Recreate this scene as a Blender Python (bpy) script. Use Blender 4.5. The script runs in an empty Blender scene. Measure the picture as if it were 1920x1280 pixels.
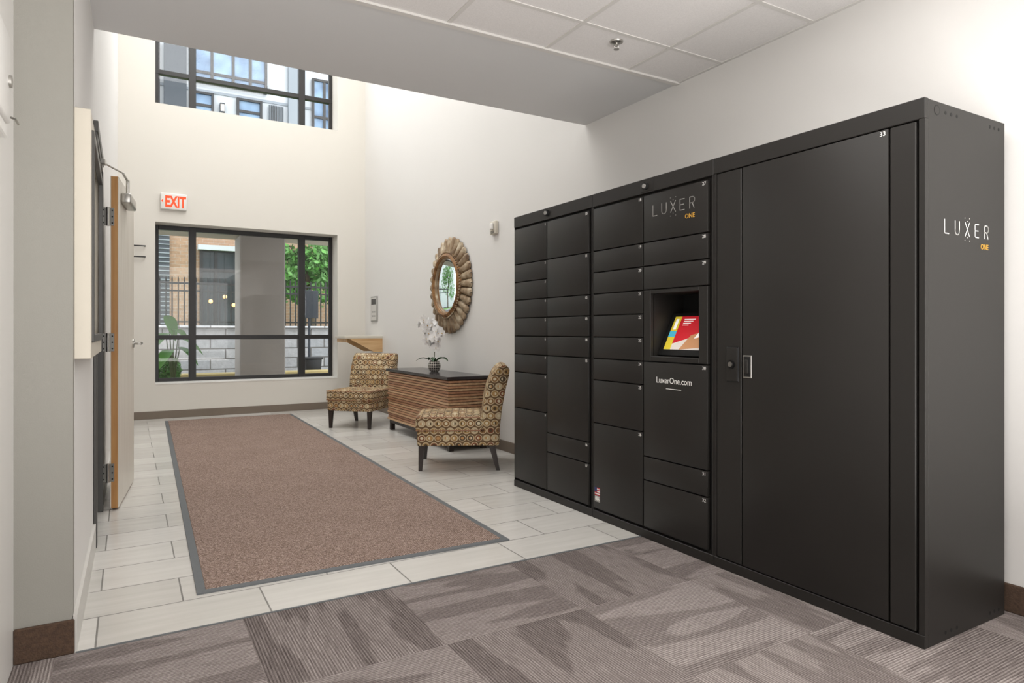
import bpy, bmesh, math, random
from mathutils import Vector, Matrix
random.seed(7)
scene = bpy.context.scene
COL = scene.collection
pi = math.pi

# ------------------------------------------------------------------ colour / material helpers
def lin(h):
    h = h.lstrip('#')
    out = []
    for i in (0, 2, 4):
        c = int(h[i:i+2], 16) / 255
        out.append(c/12.92 if c <= 0.04045 else ((c+0.055)/1.055)**2.4)
    return (out[0], out[1], out[2], 1)

class H:
    def __init__(s, name):
        s.mat = bpy.data.materials.new(name); s.mat.use_nodes = True
        s.t = s.mat.node_tree; s.n = s.t.nodes; s.l = s.t.links
        s.b = s.n['Principled BSDF']
    def put(s, sock, v):
        if isinstance(v, bpy.types.NodeSocket): s.l.new(v, sock)
        else: sock.default_value = v
    def tex(s, k='Object'):
        return s.n.new('ShaderNodeTexCoord').outputs[k]
    def sep(s, v):
        n = s.n.new('ShaderNodeSeparateXYZ'); s.l.new(v, n.inputs[0]); return n.outputs[0], n.outputs[1], n.outputs[2]
    def comb(s, x=0, y=0, z=0):
        n = s.n.new('ShaderNodeCombineXYZ'); s.put(n.inputs[0], x); s.put(n.inputs[1], y); s.put(n.inputs[2], z); return n.outputs[0]
    def m(s, op, a, b=0.0, c=0.0):
        n = s.n.new('ShaderNodeMath'); n.operation = op; s.put(n.inputs[0], a); s.put(n.inputs[1], b); s.put(n.inputs[2], c); return n.outputs[0]
    def mixf(s, f, a, b):
        n = s.n.new('ShaderNodeMix'); n.data_type = 'FLOAT'; s.put(n.inputs[0], f); s.put(n.inputs[2], a); s.put(n.inputs[3], b); return n.outputs[0]
    def mixc(s, f, a, b, mode='MIX'):
        n = s.n.new('ShaderNodeMix'); n.data_type = 'RGBA'; n.blend_type = mode
        s.put(n.inputs[0], f); s.put(n.inputs[6], a); s.put(n.inputs[7], b); return n.outputs[2]
    def noise(s, vec, scale=5, detail=2, rough=.5):
        n = s.n.new('ShaderNodeTexNoise'); s.l.new(vec, n.inputs['Vector']); n.inputs['Scale'].default_value = scale
        n.inputs['Detail'].default_value = detail; n.inputs['Roughness'].default_value = rough; return n.outputs[0]
    def white(s, vec):
        n = s.n.new('ShaderNodeTexWhiteNoise'); s.l.new(vec, n.inputs['Vector']); return n.outputs[0]
    def ramp(s, f, stops, interp='LINEAR'):
        n = s.n.new('ShaderNodeValToRGB'); s.l.new(f, n.inputs[0]); n.color_ramp.interpolation = interp
        e = n.color_ramp.elements
        while len(e) < len(stops): e.new(0.5)
        for i, (p, c) in enumerate(stops):
            e[i].position = p; e[i].color = lin(c) if isinstance(c, str) else (c, c, c, 1)
        return n.outputs[0]
    def mapping(s, vec, loc=(0,0,0), rot=(0,0,0), sc=(1,1,1)):
        n = s.n.new('ShaderNodeMapping'); s.l.new(vec, n.inputs[0])
        n.inputs[1].default_value = loc; n.inputs[2].default_value = rot; n.inputs[3].default_value = sc; return n.outputs[0]
    def bump(s, h, strength=.2, dist=.01):
        n = s.n.new('ShaderNodeBump'); s.l.new(h, n.inputs['Height']); n.inputs['Strength'].default_value = strength
        n.inputs['Distance'].default_value = dist; s.l.new(n.outputs[0], s.b.inputs['Normal'])
    def col(s, c): s.put(s.b.inputs['Base Color'], lin(c) if isinstance(c, str) else c)
    def rough(s, v): s.put(s.b.inputs['Roughness'], v)

def paint(name, c, rough=.6, metal=0, var=.05, nscale=8, bump=.05, bscale=120, spec=None):
    h = H(name)
    co = h.tex('Object')
    base = lin(c)
    dark = tuple(x*(1-var) for x in base[:3]) + (1,)
    lite = tuple(min(1, x*(1+var)) for x in base[:3]) + (1,)
    h.col(h.mixc(h.noise(co, nscale, 3), dark, lite))
    h.rough(rough); h.b.inputs['Metallic'].default_value = metal
    if spec is not None: h.b.inputs['Specular IOR Level'].default_value = spec
    if bump: h.bump(h.noise(co, bscale, 2), bump, .004)
    return h.mat

def emis(name, c, strength, rough=.5):
    h = H(name); h.col(c); h.rough(rough)
    h.b.inputs['Emission Color'].default_value = lin(c)
    n = h.noise(h.tex('Object'), 30, 1)
    h.put(h.b.inputs['Emission Strength'], h.m('MULTIPLY_ADD', n, strength*.1, strength*.95))
    return h.mat

# ------------------------------------------------------------------ mesh builder
class MB:
    def __init__(s): s.v = []; s.f = []; s.mi = []
    def add(s, vs, fs, mat=0, M=None):
        o = len(s.v)
        for p in vs:
            p = Vector(p)
            s.v.append(M @ p if M is not None else p)
        for f in fs:
            s.f.append([i+o for i in f]); s.mi.append(mat)
        return s
    def box(s, a, b, mat=0, bev=0, seg=1, M=None):
        a = Vector(a); b = Vector(b)
        lo = Vector([min(a[i], b[i]) for i in range(3)]); hi = Vector([max(a[i], b[i]) for i in range(3)])
        bm = bmesh.new(); bmesh.ops.create_cube(bm, size=1)
        c = (lo+hi)/2; d = hi-lo
        for v in bm.verts: v.co = Vector([c[i]+v.co[i]*d[i] for i in range(3)])
        if bev:
            bmesh.ops.bevel(bm, geom=bm.edges[:], offset=min(bev, min(d)*.49), segments=seg, profile=.5, affect='EDGES')
        return s.bm(bm, mat, M)
    def bm(s, bm, mat=0, M=None):
        bm.verts.index_update()
        s.add([v.co.copy() for v in bm.verts], [[v.index for v in f.verts] for f in bm.faces], mat, M)
        bm.free(); return s
    def prism(s, pts, vec, mat=0, bev=0, seg=2, M=None):
        bm = bmesh.new()
        n = len(pts); vec = Vector(vec)
        lo = [bm.verts.new(Vector(p)) for p in pts]; hi = [bm.verts.new(Vector(p)+vec) for p in pts]
        bm.faces.new(lo); bm.faces.new(hi[::-1])
        for i in range(n): bm.faces.new((lo[i], hi[i], hi[(i+1) % n], lo[(i+1) % n]))
        bmesh.ops.recalc_face_normals(bm, faces=bm.faces[:])
        if bev: bmesh.ops.bevel(bm, geom=bm.edges[:], offset=bev, segments=seg, profile=.5, affect='EDGES')
        return s.bm(bm, mat, M)
    def tube(s, pts, rad, mat=0, n=10, M=None, cap=True):
        pts = [Vector(p) for p in pts]
        if not isinstance(rad, (list, tuple)): rad = [rad]*len(pts)
        vs = []; fs = []
        prev = None
        for i, p in enumerate(pts):
            t = (pts[min(i+1, len(pts)-1)] - pts[max(i-1, 0)]).normalized()
            if prev is None:
                a = Vector((0, 0, 1)) if abs(t.z) < .9 else Vector((1, 0, 0))
                u = t.cross(a).normalized()
            else:
                u = (prev - t*prev.dot(t)).normalized()
            prev = u; w = t.cross(u)
            for k in range(n):
                an = 2*pi*k/n
                vs.append(p + (u*math.cos(an)+w*math.sin(an))*rad[i])
        for i in range(len(pts)-1):
            for k in range(n):
                fs.append((i*n+k, i*n+(k+1) % n, (i+1)*n+(k+1) % n, (i+1)*n+k))
        if cap:
            fs.append(list(range(n))[::-1]); fs.append([(len(pts)-1)*n+k for k in range(n)])
        return s.add(vs, fs, mat, M)
    def lathe(s, prof, mat=0, n=24, M=None):
        vs = []; fs = []
        for r, z in prof:
            for k in range(n):
                an = 2*pi*k/n; vs.append((max(r, 1e-4)*math.cos(an), max(r, 1e-4)*math.sin(an), z))
        for i in range(len(prof)-1):
            for k in range(n):
                fs.append((i*n+k, i*n+(k+1) % n, (i+1)*n+(k+1) % n, (i+1)*n+k))
        return s.add(vs, fs, mat, M)
    def sphere(s, c, r, mat=0, sub=2, M=None):
        bm = bmesh.new(); bmesh.ops.create_icosphere(bm, subdivisions=sub, radius=1)
        rr = r if isinstance(r, (tuple, list)) else (r, r, r)
        for v in bm.verts: v.co = Vector((c[0]+v.co.x*rr[0], c[1]+v.co.y*rr[1], c[2]+v.co.z*rr[2]))
        return s.bm(bm, mat, M)
    def text(s, txt, size, M, mat=0, align='LEFT', ext=.0004, bold=0, sx=1):
        cu = bpy.data.curves.new('t', 'FONT'); cu.body = txt; cu.size = size; cu.extrude = ext; cu.align_x = align; cu.offset = bold
        cu.resolution_u = 3
        ob = bpy.data.objects.new('t', cu); COL.objects.link(ob)
        bpy.context.view_layer.update()
        me = bpy.data.meshes.new_from_object(ob.evaluated_get(bpy.context.evaluated_depsgraph_get()))
        s.add([(v.co.x*sx, v.co.y, v.co.z) for v in me.vertices], [list(p.vertices) for p in me.polygons], mat, M)
        bpy.data.objects.remove(ob); bpy.data.curves.remove(cu); bpy.data.meshes.remove(me)
        return s

def build(name, mb, mats, parent=None, origin=(0, 0, 0), label=None, cat=None, kind=None, group=None, ang=32):
    O = Vector(origin)
    me = bpy.data.meshes.new(name)
    vs = [v-O for v in mb.v]
    me.from_pydata([tuple(v) for v in vs], [], mb.f)
    for m in mats: me.materials.append(m)
    for p, i in zip(me.polygons, mb.mi): p.material_index = i; p.use_smooth = True
    me.update()
    uv = me.uv_layers.new(name='UVMap')
    for p in me.polygons:
        n = p.normal; ax = max(range(3), key=lambda i: abs(n[i]))
        for li in p.loop_indices:
            c = me.vertices[me.loops[li].vertex_index].co
            uv.data[li].uv = ((c.y, c.z), (c.x, c.z), (c.x, c.y))[ax]
    me.set_sharp_from_angle(angle=math.radians(ang))
    ob = bpy.data.objects.new(name, me); COL.objects.link(ob)
    if parent is not None: ob.parent = parent
    else: ob.location = O
    if label: ob['label'] = label
    if cat: ob['category'] = cat
    if kind: ob['kind'] = kind
    if group: ob['group'] = group
    return ob

def empty(name, loc, rotz=0, label=None, cat=None, group=None, kind=None):
    e = bpy.data.objects.new(name, None); e.empty_display_size = .1; e.location = loc; e.rotation_euler = (0, 0, rotz)
    COL.objects.link(e)
    if label: e['label'] = label
    if cat: e['category'] = cat
    if group: e['group'] = group
    if kind: e['kind'] = kind
    return e

def copy_thing(root, loc, rotz, label=None):
    def rec(o, par):
        c = o.copy(); COL.objects.link(c)
        if par is not None: c.parent = par
        for ch in o.children: rec(ch, c)
        return c
    r = rec(root, None); r.location = loc; r.rotation_euler = (0, 0, rotz)
    if label: r['label'] = label
    return r

def faceM(loc, facing):
    x = {'-X': (0, -1, 0), '-Y': (1, 0, 0), '+X': (0, 1, 0)}[facing]
    n = {'-X': (-1, 0, 0), '-Y': (0, -1, 0), '+X': (1, 0, 0)}[facing]
    M = Matrix(((x[0], 0, n[0], loc[0]), (x[1], 0, n[1], loc[1]), (x[2], 1, n[2], loc[2]), (0, 0, 0, 1)))
    return M

# ------------------------------------------------------------------ materials
m_wall = paint('wall_paint', '#dedcd9', .75, var=.015, nscale=1.5, bump=.08, bscale=250)
m_wallback = paint('wall_paint_warm', '#d9d5cd', .75, var=.015, nscale=1.5, bump=.08, bscale=250)
m_pier = paint('pier_grey', '#929089', .7, var=.03, nscale=2, bump=.1, bscale=250)  # greyer, darker tone than the main wall
m_soffit = paint('soffit_paint', '#d9d9d9', .8, var=.01, bump=.04, bscale=200)
m_white = paint('white_enamel', '#e1dfdb', .4, var=.01, bump=0)
m_cream = paint('cream_laminate', '#cdc6b8', .5, var=.02, bump=.02)
m_bbrown = paint('brown_carpet_base', '#4c3a2d', .95, var=.6, nscale=90, bump=.8, bscale=200)
m_bgrey = paint('taupe_vinyl_base', '#75695d', .6, var=.04, bump=.03)
m_btile = paint('tile_base', '#c9c6c1', .4, var=.03, bump=.02)
m_tbar = paint('ceiling_grid_white', '#d9d6d2', .5, var=.01, bump=0)
m_black = paint('locker_black_steel', '#262422', .42, var=.10, nscale=3, bump=.04, bscale=500, spec=.33)
m_blackd = paint('locker_gap_black', '#0c0c0c', .7, var=.1, bump=0)
m_lwhite = paint('printed_white', '#e8e6e2', .6, var=.01, bump=0)
m_lgrey = paint('printed_grey', '#9a9894', .6, var=.01, bump=0)
m_lgold = paint('printed_gold', '#c99a3a', .6, var=.02, bump=0)
m_frame = paint('window_frame_black', '#1f1e1e', .4, var=.05, bump=0)
m_dframe = paint('door_frame_dark', '#4a4947', .45, var=.05, bump=0)
m_espresso = paint('espresso_wood', '#2a211d', .4, var=.2, nscale=12, bump=.03)
m_tabletop = paint('black_satin_top', '#2a2527', .2, var=.05, bump=0)
m_chrome = paint('brushed_steel', '#b9b7b2', .3, 1, var=.05, nscale=30, bump=.02)
m_dchrome = paint('dark_metal', '#3a3a3b', .3, .9, var=.05, bump=0)
m_iron = paint('black_iron', '#161616', .5, var=.05, bump=0)

def ceiling_mat():
    h = H('acoustic_tile'); co = h.tex('Object')
    n = h.noise(co, 160, 3)
    h.col(h.ramp(n, [(.3, '#e3e0de'), (.65, '#ebe8e6')])); h.rough(.9)
    h.bump(n, .1, .002); return h.mat
m_ceil = ceiling_mat()

def floor_mats():
    # carpet tiles, quarter turned
    h = H('carpet_tiles'); co = h.tex('Object'); x, y, z = h.sep(co)
    S = .61
    gx = h.m('DIVIDE', h.m('ADD', x, .22), S); gy = h.m('DIVIDE', h.m('ADD', y, .26), S)
    cx = h.m('FLOOR', gx); cy = h.m('FLOOR', gy)
    par = h.m('FLOORED_MODULO', h.m('ADD', cx, cy), 2.0)
    u = h.mixf(par, x, y); v = h.mixf(par, y, x)
    r = h.white(h.comb(cx, cy, 3.0))
    off = h.m('MULTIPLY', r, 57.0)
    patch = h.noise(h.comb(h.m('MULTIPLY_ADD', u, 1.6, off), h.m('MULTIPLY', v, 8.0), off), 1, 1)
    blotch = h.ramp(patch, [(.46, 0.0), (.50, 1.0)])
    streak = h.noise(h.comb(h.m('MULTIPLY_ADD', u, 14.0, off), h.m('MULTIPLY', v, 300.0), off), 1, 2)
    fine = h.noise(h.comb(h.m('MULTIPLY', u, 170.0), h.m('MULTIPLY', v, 300.0), 0.0), 1, 2)
    rib = h.m('MULTIPLY_ADD', h.m('SINE', h.m('MULTIPLY', v, 2*pi/.0105)), .5, .5)
    val = h.m('ADD', h.m('MULTIPLY', streak, .44), h.m('MULTIPLY', blotch, .10))
    val = h.m('ADD', val, h.m('MULTIPLY', fine, .36))
    val = h.m('ADD', val, h.m('MULTIPLY', rib, .20))
    val = h.m('ADD', val, h.m('MULTIPLY', r, .13))
    h.col(h.ramp(val, [(.38, '#4a4240'), (.64, '#7e7572'), (.90, '#b3aaa6')])); h.rough(.95)
    h.b.inputs['Specular IOR Level'].default_value = .1
    h.bump(h.m('ADD', rib, h.m('MULTIPLY', fine, 2.0)), .5, .003)
    carpet = h.mat
    # porcelain tiles
    h = H('porcelain_floor_tiles'); co = h.tex('Object')
    b = h.n.new('ShaderNodeTexBrick'); b.offset = .5; b.offset_frequency = 2
    h.l.new(h.mapping(co, loc=(-.20+.607*2, -2.79+.305*20, 0)), b.inputs[0])
    b.inputs['Scale'].default_value = 1; b.inputs['Brick Width'].default_value = .607; b.inputs['Row Height'].default_value = .305
    b.inputs['Mortar Size'].default_value = .0035; b.inputs['Mortar Smooth'].default_value = .1
    b.inputs['Color1'].default_value = lin('#d4d1cc'); b.inputs['Color2'].default_value = lin('#c4c1bb'); b.inputs['Mortar'].default_value = lin('#6b6863')
    st = h.noise(h.mapping(co, sc=(2.5, 22, 1)), 1, 3)
    h.col(h.mixc(.13, b.outputs[0], h.ramp(st, [(.3, '#8f8b84'), (.7, '#dcdad6')]), 'MIX')); 
    h.rough(h.m('MULTIPLY_ADD', b.outputs[1], .4, .22))
    h.bump(h.m('SUBTRACT', 1.0, b.outputs[1]), .4, .003)
    tiles = h.mat
    # entrance mat
    h = H('entrance_mat_loop'); co = h.tex('Object')
    n = h.noise(co, 140, 3, .75); n2 = h.noise(co, 2.5, 2)
    x, y, z = h.sep(co)
    wv = h.m('MULTIPLY', h.m('SINE', h.m('MULTIPLY', x, 2*pi/.016)), h.m('SINE', h.m('MULTIPLY', y, 2*pi/.016)))
    val = h.m('ADD', h.m('MULTIPLY_ADD', n2, .06, -.03), h.m('MULTIPLY_ADD', wv, .09, n))
    h.col(h.ramp(val, [(.32, '#52433b'), (.5, '#8c776c'), (.69, '#bdaaa0')])); h.rough(.95)
    h.b.inputs['Specular IOR Level'].default_value = .1
    h.bump(val, .7, .005)
    return carpet, tiles, h.mat
m_carpet, m_tile, m_mat = floor_mats()
m_rubber = paint('grey_rubber_border', '#5f6264', .7, var=.08, nscale=40, bump=.1)

def wood(name, c1, c2, axis=2, rough=.45, sc=14):
    h = H(name); co = h.tex('Object')
    s = [sc, sc, sc]; s[axis] = sc*.07
    n = h.noise(h.mapping(co, sc=tuple(s)), 1.5, 4, .6)
    h.col(h.ramp(n, [(.3, c1), (.7, c2)])); h.rough(rough); h.bump(n, .08, .002); return h.mat
m_doorwood = wood('maple_edge', '#a9743f', '#c99a62')
m_doorface = wood('overexposed_door_face', '#d3ccc1', '#e2ddd3')  # overexposed glare on the wood face is put into this pale colour
m_shelfwood = wood('shelf_maple', '#b98f5e', '#d3b083', 0)
m_slat1 = wood('slat_walnut', '#855d43', '#a6785a', 1, sc=20)
m_slat2 = wood('slat_oak', '#ad8765', '#ccac88', 1, sc=20)
m_slat3 = wood('slat_chestnut', '#986b4e', '#b98f6e', 1, sc=20)
m_slatgap = paint('slat_shadow_gap', '#44301f', .8, var=.1, bump=0)

def fabric():
    h = H('retro_circle_fabric'); co = h.tex('UV'); x, y, z = h.sep(co)
    def layer(cw, ch, ox, oy, seed):
        gx = h.m('DIVIDE', h.m('ADD', x, ox), cw)
        gy0 = h.m('DIVIDE', h.m('ADD', y, oy), ch)
        row = h.m('FLOOR', gy0)
        gx = h.m('ADD', gx, h.m('MULTIPLY', h.m('FLOORED_MODULO', row, 2.0), .5))
        cxx = h.m('FLOOR', gx)
        fx = h.m('SUBTRACT', h.m('SUBTRACT', gx, cxx), .5); fy = h.m('SUBTRACT', h.m('SUBTRACT', gy0, row), .5)
        d = h.m('SQRT', h.m('ADD', h.m('MULTIPLY', fx, fx), h.m('MULTIPLY', fy, fy)))
        r = h.white(h.comb(cxx, row, seed))
        return d, r
    d, r = layer(.066, .060, 0, 0, 1.0)
    d2, r2 = layer(.066, .060, .033, 0, 5.0)
    bg = lin('#69523a')
    inner = h.ramp(r, [(0, '#9c7e52'), (.3, '#84623f'), (.5, '#784a34'), (.68, '#b7a687'), (.85, '#564736')], 'CONSTANT')
    c = h.mixc(h.m('LESS_THAN', d2, .24), bg, h.ramp(r2, [(0, '#957350'), (.5, '#5c4833')], 'CONSTANT'))
    c = h.mixc(h.m('LESS_THAN', d, .46), c, lin('#c2b193'))
    c = h.mixc(h.m('LESS_THAN', d, .37), c, inner)
    c = h.mixc(h.m('LESS_THAN', d, .20), c, h.ramp(r2, [(0, '#cdc0a4'), (.4, '#504030'), (.75, '#b0875a')], 'CONSTANT'))
    h.col(c); h.rough(.85); h.b.inputs['Specular IOR Level'].default_value = .2
    h.bump(h.noise(co, 900, 2), .2, .002)
    return h.mat
m_fabric = fabric()

def glass_mat(name='window_glass', tint=(1, 1, 1, 1), gl=.02):
    m = bpy.data.materials.new(name); m.use_nodes = True; t = m.node_tree; t.nodes.clear()
    o = t.nodes.new('ShaderNodeOutputMaterial'); mx = t.nodes.new('ShaderNodeMixShader')
    tr = t.nodes.new('ShaderNodeBsdfTransparent'); tr.inputs[0].default_value = tint
    g = t.nodes.new('ShaderNodeBsdfGlossy'); g.inputs['Roughness'].default_value = .02
    mx.inputs[0].default_value = gl
    t.links.new(tr.outputs[0], mx.inputs[1]); t.links.new(g.outputs[0], mx.inputs[2]); t.links.new(mx.outputs[0], o.inputs[0])
    return m
m_glass = glass_mat()
h = H('mirror_silver'); h.col('#e6e8e8'); h.rough(.02); h.b.inputs['Metallic'].default_value = 1; m_mirror = h.mat
h = H('antique_gold'); co = h.tex('Object')
h.col(h.ramp(h.noise(co, 10, 3, .5), [(.3, '#6b543f'), (.5, '#9b866b'), (.7, '#c9bca5')])); h.rough(.5); h.b.inputs['Metallic'].default_value = .25; m_gold = h.mat
h = H('bronze_ring'); h.col(h.ramp(h.noise(h.tex('Object'), 20, 3), [(.3, '#5b3d24'), (.7, '#a3794c')])); h.rough(.4); h.b.inputs['Metallic'].default_value = .4; m_bronze = h.mat

# ------------------------------------------------------------------ room shell
XR = 3.1; YB = 9.72; ZC = 2.76; ZH = 6.4; YT = 2.79
def lx(y): return -.17 + .055*(y-2.8)/6.92
K = dict(kind='structure')
build('floor', MB().box((-1.7, -3, -.1), (3.4, YT, 0), 0).box((-1.7, YT, -.1), (3.4, 10.2, 0), 1)
      .box((-.16, YT-.006, 0), (2.46, YT+.004, .003), 2), [m_carpet, m_tile, m_rubber], **K)
build('wall_right', MB().box((XR, -3, 0), (3.4, 10.2, ZH)), [m_wall], **K)
mb = MB()
y0, y1 = YB, 10.17
wx0, wx1 = .30, 2.68
mb.box((-1.7, y0, 0), (wx0, y1, ZH)); mb.box((wx1, y0, 0), (XR, y1, ZH))
mb.box((wx0, y0, 0), (wx1, y1, .45)); mb.box((wx0, y0, 2.57), (wx1, y1, 4.12)); mb.box((wx0, y0, 6.1), (wx1, y1, ZH))
build('wall_back', mb, [m_wallback], **K)
# left wall with doorway
mb = MB()
def lwall(ya, yb, za, zb):
    mb.prism([(-.36, ya, za), (lx(ya), ya, za), (lx(yb), yb, za), (-.36, yb, za)], (0, 0, zb-za))
DY0, DY1 = 4.13, 4.93
lwall(2.86, DY0, 0, ZH); lwall(DY0, DY1, 2.20, ZH); lwall(DY1, YB, 0, ZH)
build('wall_left', mb, [m_wall], **K)
build('wall_pier', MB().box((-.36, 2.8, 0), (-.17, 2.86, ZC)), [m_pier], **K)
build('wall_entry', MB().box((-.50, 1.9, 0), (-.34, 2.8, ZC)), [m_white], **K)
build('wall_outer', MB().box((-1.8, -3, 0), (-1.7, 10.2, ZH)).box((-1.7, 2.8, 0), (-.5, 2.86, ZC)), [m_wall], **K)
build('wall_front', MB().box((-1.7, -3.1, 0), (3.4, -3, ZH)), [m_wall], **K)
build('ceiling', MB().box((-1.7, -3, ZC), (XR, 3.16, ZC+.1), 0).box((-1.8, -3.1, ZH), (3.4, 10.2, ZH+.1), 1), [m_ceil, m_wall], **K)
build('wall_header', MB().box((-1.7, 3.16, ZC-.002), (XR, 4.16, ZH)), [m_soffit], **K)
mb = MB()
for k in range(-7, 1):
    x = 2.67+.61*k
    mb.box((x-.012, -3, ZC-.004), (x+.012, 3.14, ZC+.001))
for k in range(-9, 1):
    y = 2.78+.61*k
    mb.box((-1.7, y-.012, ZC-.0042), (XR, y+.012, ZC+.001))
mb.box((-1.7, 3.135, ZC-.012), (XR, 3.17, ZC+.001)); mb.box((XR-.02, -3, ZC-.006), (XR-.0, 3.14, ZC+.001))
build('trim_1', mb, [m_tbar], **K)
# baseboards
build('baseboard_right', MB().box((XR-.012, 2.79, 0), (XR, YB, .10), 0, .003), [m_bgrey], **K)
build('baseboard_entry', MB().box((XR-.015, -3, 0), (XR, 2.79, .115), 0, .004), [m_bbrown], **K)
build('baseboard_back', MB().box((lx(YB), YB-.012, 0), (XR-.012, YB, .10), 0, .003), [m_bgrey], **K)
build('baseboard_pier', MB().box((-.34, 2.785, 0), (-.165, 2.8, .12), 0, .004), [m_bbrown], **K)
build('baseboard_left', MB().prism([(-.172, 2.80, 0), (-.158, 2.80, 0), (lx(DY0)+.012, DY0, 0), (lx(DY0), DY0, 0)], (0, 0, .13))
      .prism([(lx(DY1), DY1, 0), (lx(DY1)+.012, DY1, 0), (lx(YB)+.012, YB-.012, 0), (lx(YB), YB-.012, 0)], (0, 0, .10)), [m_btile], **K)

# windows
def window(name, x0, x1, z0, z1, mull, trans, y=10.0):
    mb = MB(); w = .045
    mb.box((x0, y, z0), (x0+.05, y+.07, z1), 0, .004); mb.box((x1-.05, y, z0), (x1, y+.07, z1), 0, .004)
    mb.box((x0+.05, y, z0), (x1-.05, y+.07, z0+.06), 0, .004); mb.box((x0+.05, y, z1-.06), (x1-.05, y+.07, z1), 0, .004)
    for m in mull: mb.box((m-w, y-.01, z0+.002), (m+w, y+.08, z1-.002), 0, .004)
    for t in trans: mb.box((x0+.002, y-.005, t-.03), (x1-.002, y+.075, t+.03), 0, .004)
    f = build(name, mb, [m_frame], origin=((x0+x1)/2, y, z0), **K)
    build('glass_pane', MB().box((x0+.02, y+.033, z0+.02), (x1-.02, y+.039, z1-.02)), [m_glass], parent=f, origin=((x0+x1)/2, y, z0), label='clear window glass')
    return f
w1 = window('window_1', wx0, wx1, .45, 2.57, [.759, 2.226], [1.058])
w2 = window('window_2', wx0, wx1, 4.12, 6.1, [.759, 2.226], [4.63, 5.3])
build('trim_2', MB().box((wx0, YB-.004, .447), (wx1, 10.0, .462), 0, .002), [m_white], **K)

# door frame + open door
o = (lx(4.5), 4.53, 0)
mb = MB()
for ya, yb in ((DY0-.0, DY0+.05), (DY1-.05, DY1)):
    mb.box((-.37, ya, 0), (lx(ya)+.015, yb, 2.15), 0, .003)
mb.box((-.37, DY0, 2.15), (lx(4.5)+.015, DY1, 2.2), 0, .003)
mb.box((lx(DY0)-.0, DY0-.05, 0), (lx(DY0)+.016, DY0, 2.19), 0, .003)
mb.box((lx(DY0), DY0-.05, 2.19), (lx(DY1)+.016, DY1+.03, 2.25), 0, .003)
build('trim_3', mb, [m_dframe], origin=o, **K)
D = empty('door_1', (-.10, 4.90, 0), math.radians(-6.0), kind='structure')
build('door_slab', MB().box((0, 0, .012), (.004, .86, 2.13), 1).box((.004, 0, .012), (.041, .86, 2.13), 0, .001).box((.041, .0, .012), (.045, .86, 2.13), 1, .001), [m_doorwood, m_doorface], parent=D, label='door leaf, face paled by painted-in glare, maple edge')
for z in (.24, 1.07, 1.87):
    mb = MB().box((-.045, -.006, z-.057), (.022, 0.0, z+.057), 0, .001).tube([(-.012, -.012, z-.06), (-.012, -.012, z+.06)], .009, 0, 12)
    for dx in (-.036, .012):
        for dz in (-.04, 0, .04): mb.tube([(dx, -.0085, z+dz), (dx, -.006, z+dz)], .005, 1, 8)
    build('hinge', mb, [m_chrome, m_dchrome], parent=D, label='brushed steel butt hinge')
mb = MB().tube([(.045, .79, 1.05), (.055, .79, 1.05)], .032, 0, 20).tube([(.055, .79, 1.05), (.10, .79, 1.05)], .010, 0, 10).tube([(.10, .80, 1.05), (.10, .67, 1.05)], [.012, .010], 0, 10)
build('lever_handle', mb, [m_chrome], parent=D, label='brushed steel lever handle')
mb = MB().box((.045, .10, 1.98), (.105, .42, 2.05), 0, .012, 3).tube([(.075, .20, 2.05), (.075, .20, 2.15)], .011, 0, 12)
mb.box((.068, -.02, 2.138), (.082, .21, 2.15), 0, .002).tube([(.075, -.01, 2.15), (-.02, -.27, 2.16)], .006, 0, 8).box((-.05, -.30, 2.14), (.01, -.24, 2.17), 0, .003)
build('door_closer', mb, [m_chrome], parent=D, label='silver door closer with folding arm')

# ------------------------------------------------------------------ entrance mat
E = empty('entrance_mat', (1.025, 3.115, 0), math.radians(-1.3), 'long brown ribbed entrance mat with grey rubber border', 'mat')
bw = .036
build('mat_pile', MB().box((-.77+bw, bw, 0), (.77-bw, 6.255-bw, .010), 0, .003), [m_mat], parent=E)
mb = MB()
mb.prism([(-.77, 0, 0), (.77, 0, 0), (.77-bw, bw, 0), (-.77+bw, bw, 0)], (0, 0, .007), 0)
mb.prism([(-.77, 0, 0), (-.77+bw, bw, 0), (-.77+bw, 6.255-bw, 0), (-.77, 6.255, 0)], (0, 0, .007), 0)
mb.prism([(.77, 0, 0), (.77, 6.255, 0), (.77-bw, 6.255-bw, 0), (.77-bw, bw, 0)], (0, 0, .007), 0)
mb.prism([(-.77, 6.255, 0), (-.77+bw, 6.255-bw, 0), (.77-bw, 6.255-bw, 0), (.77, 6.255, 0)], (0, 0, .007), 0)
build('mat_border', mb, [m_rubber], parent=E, label='grey rubber edging')

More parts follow.
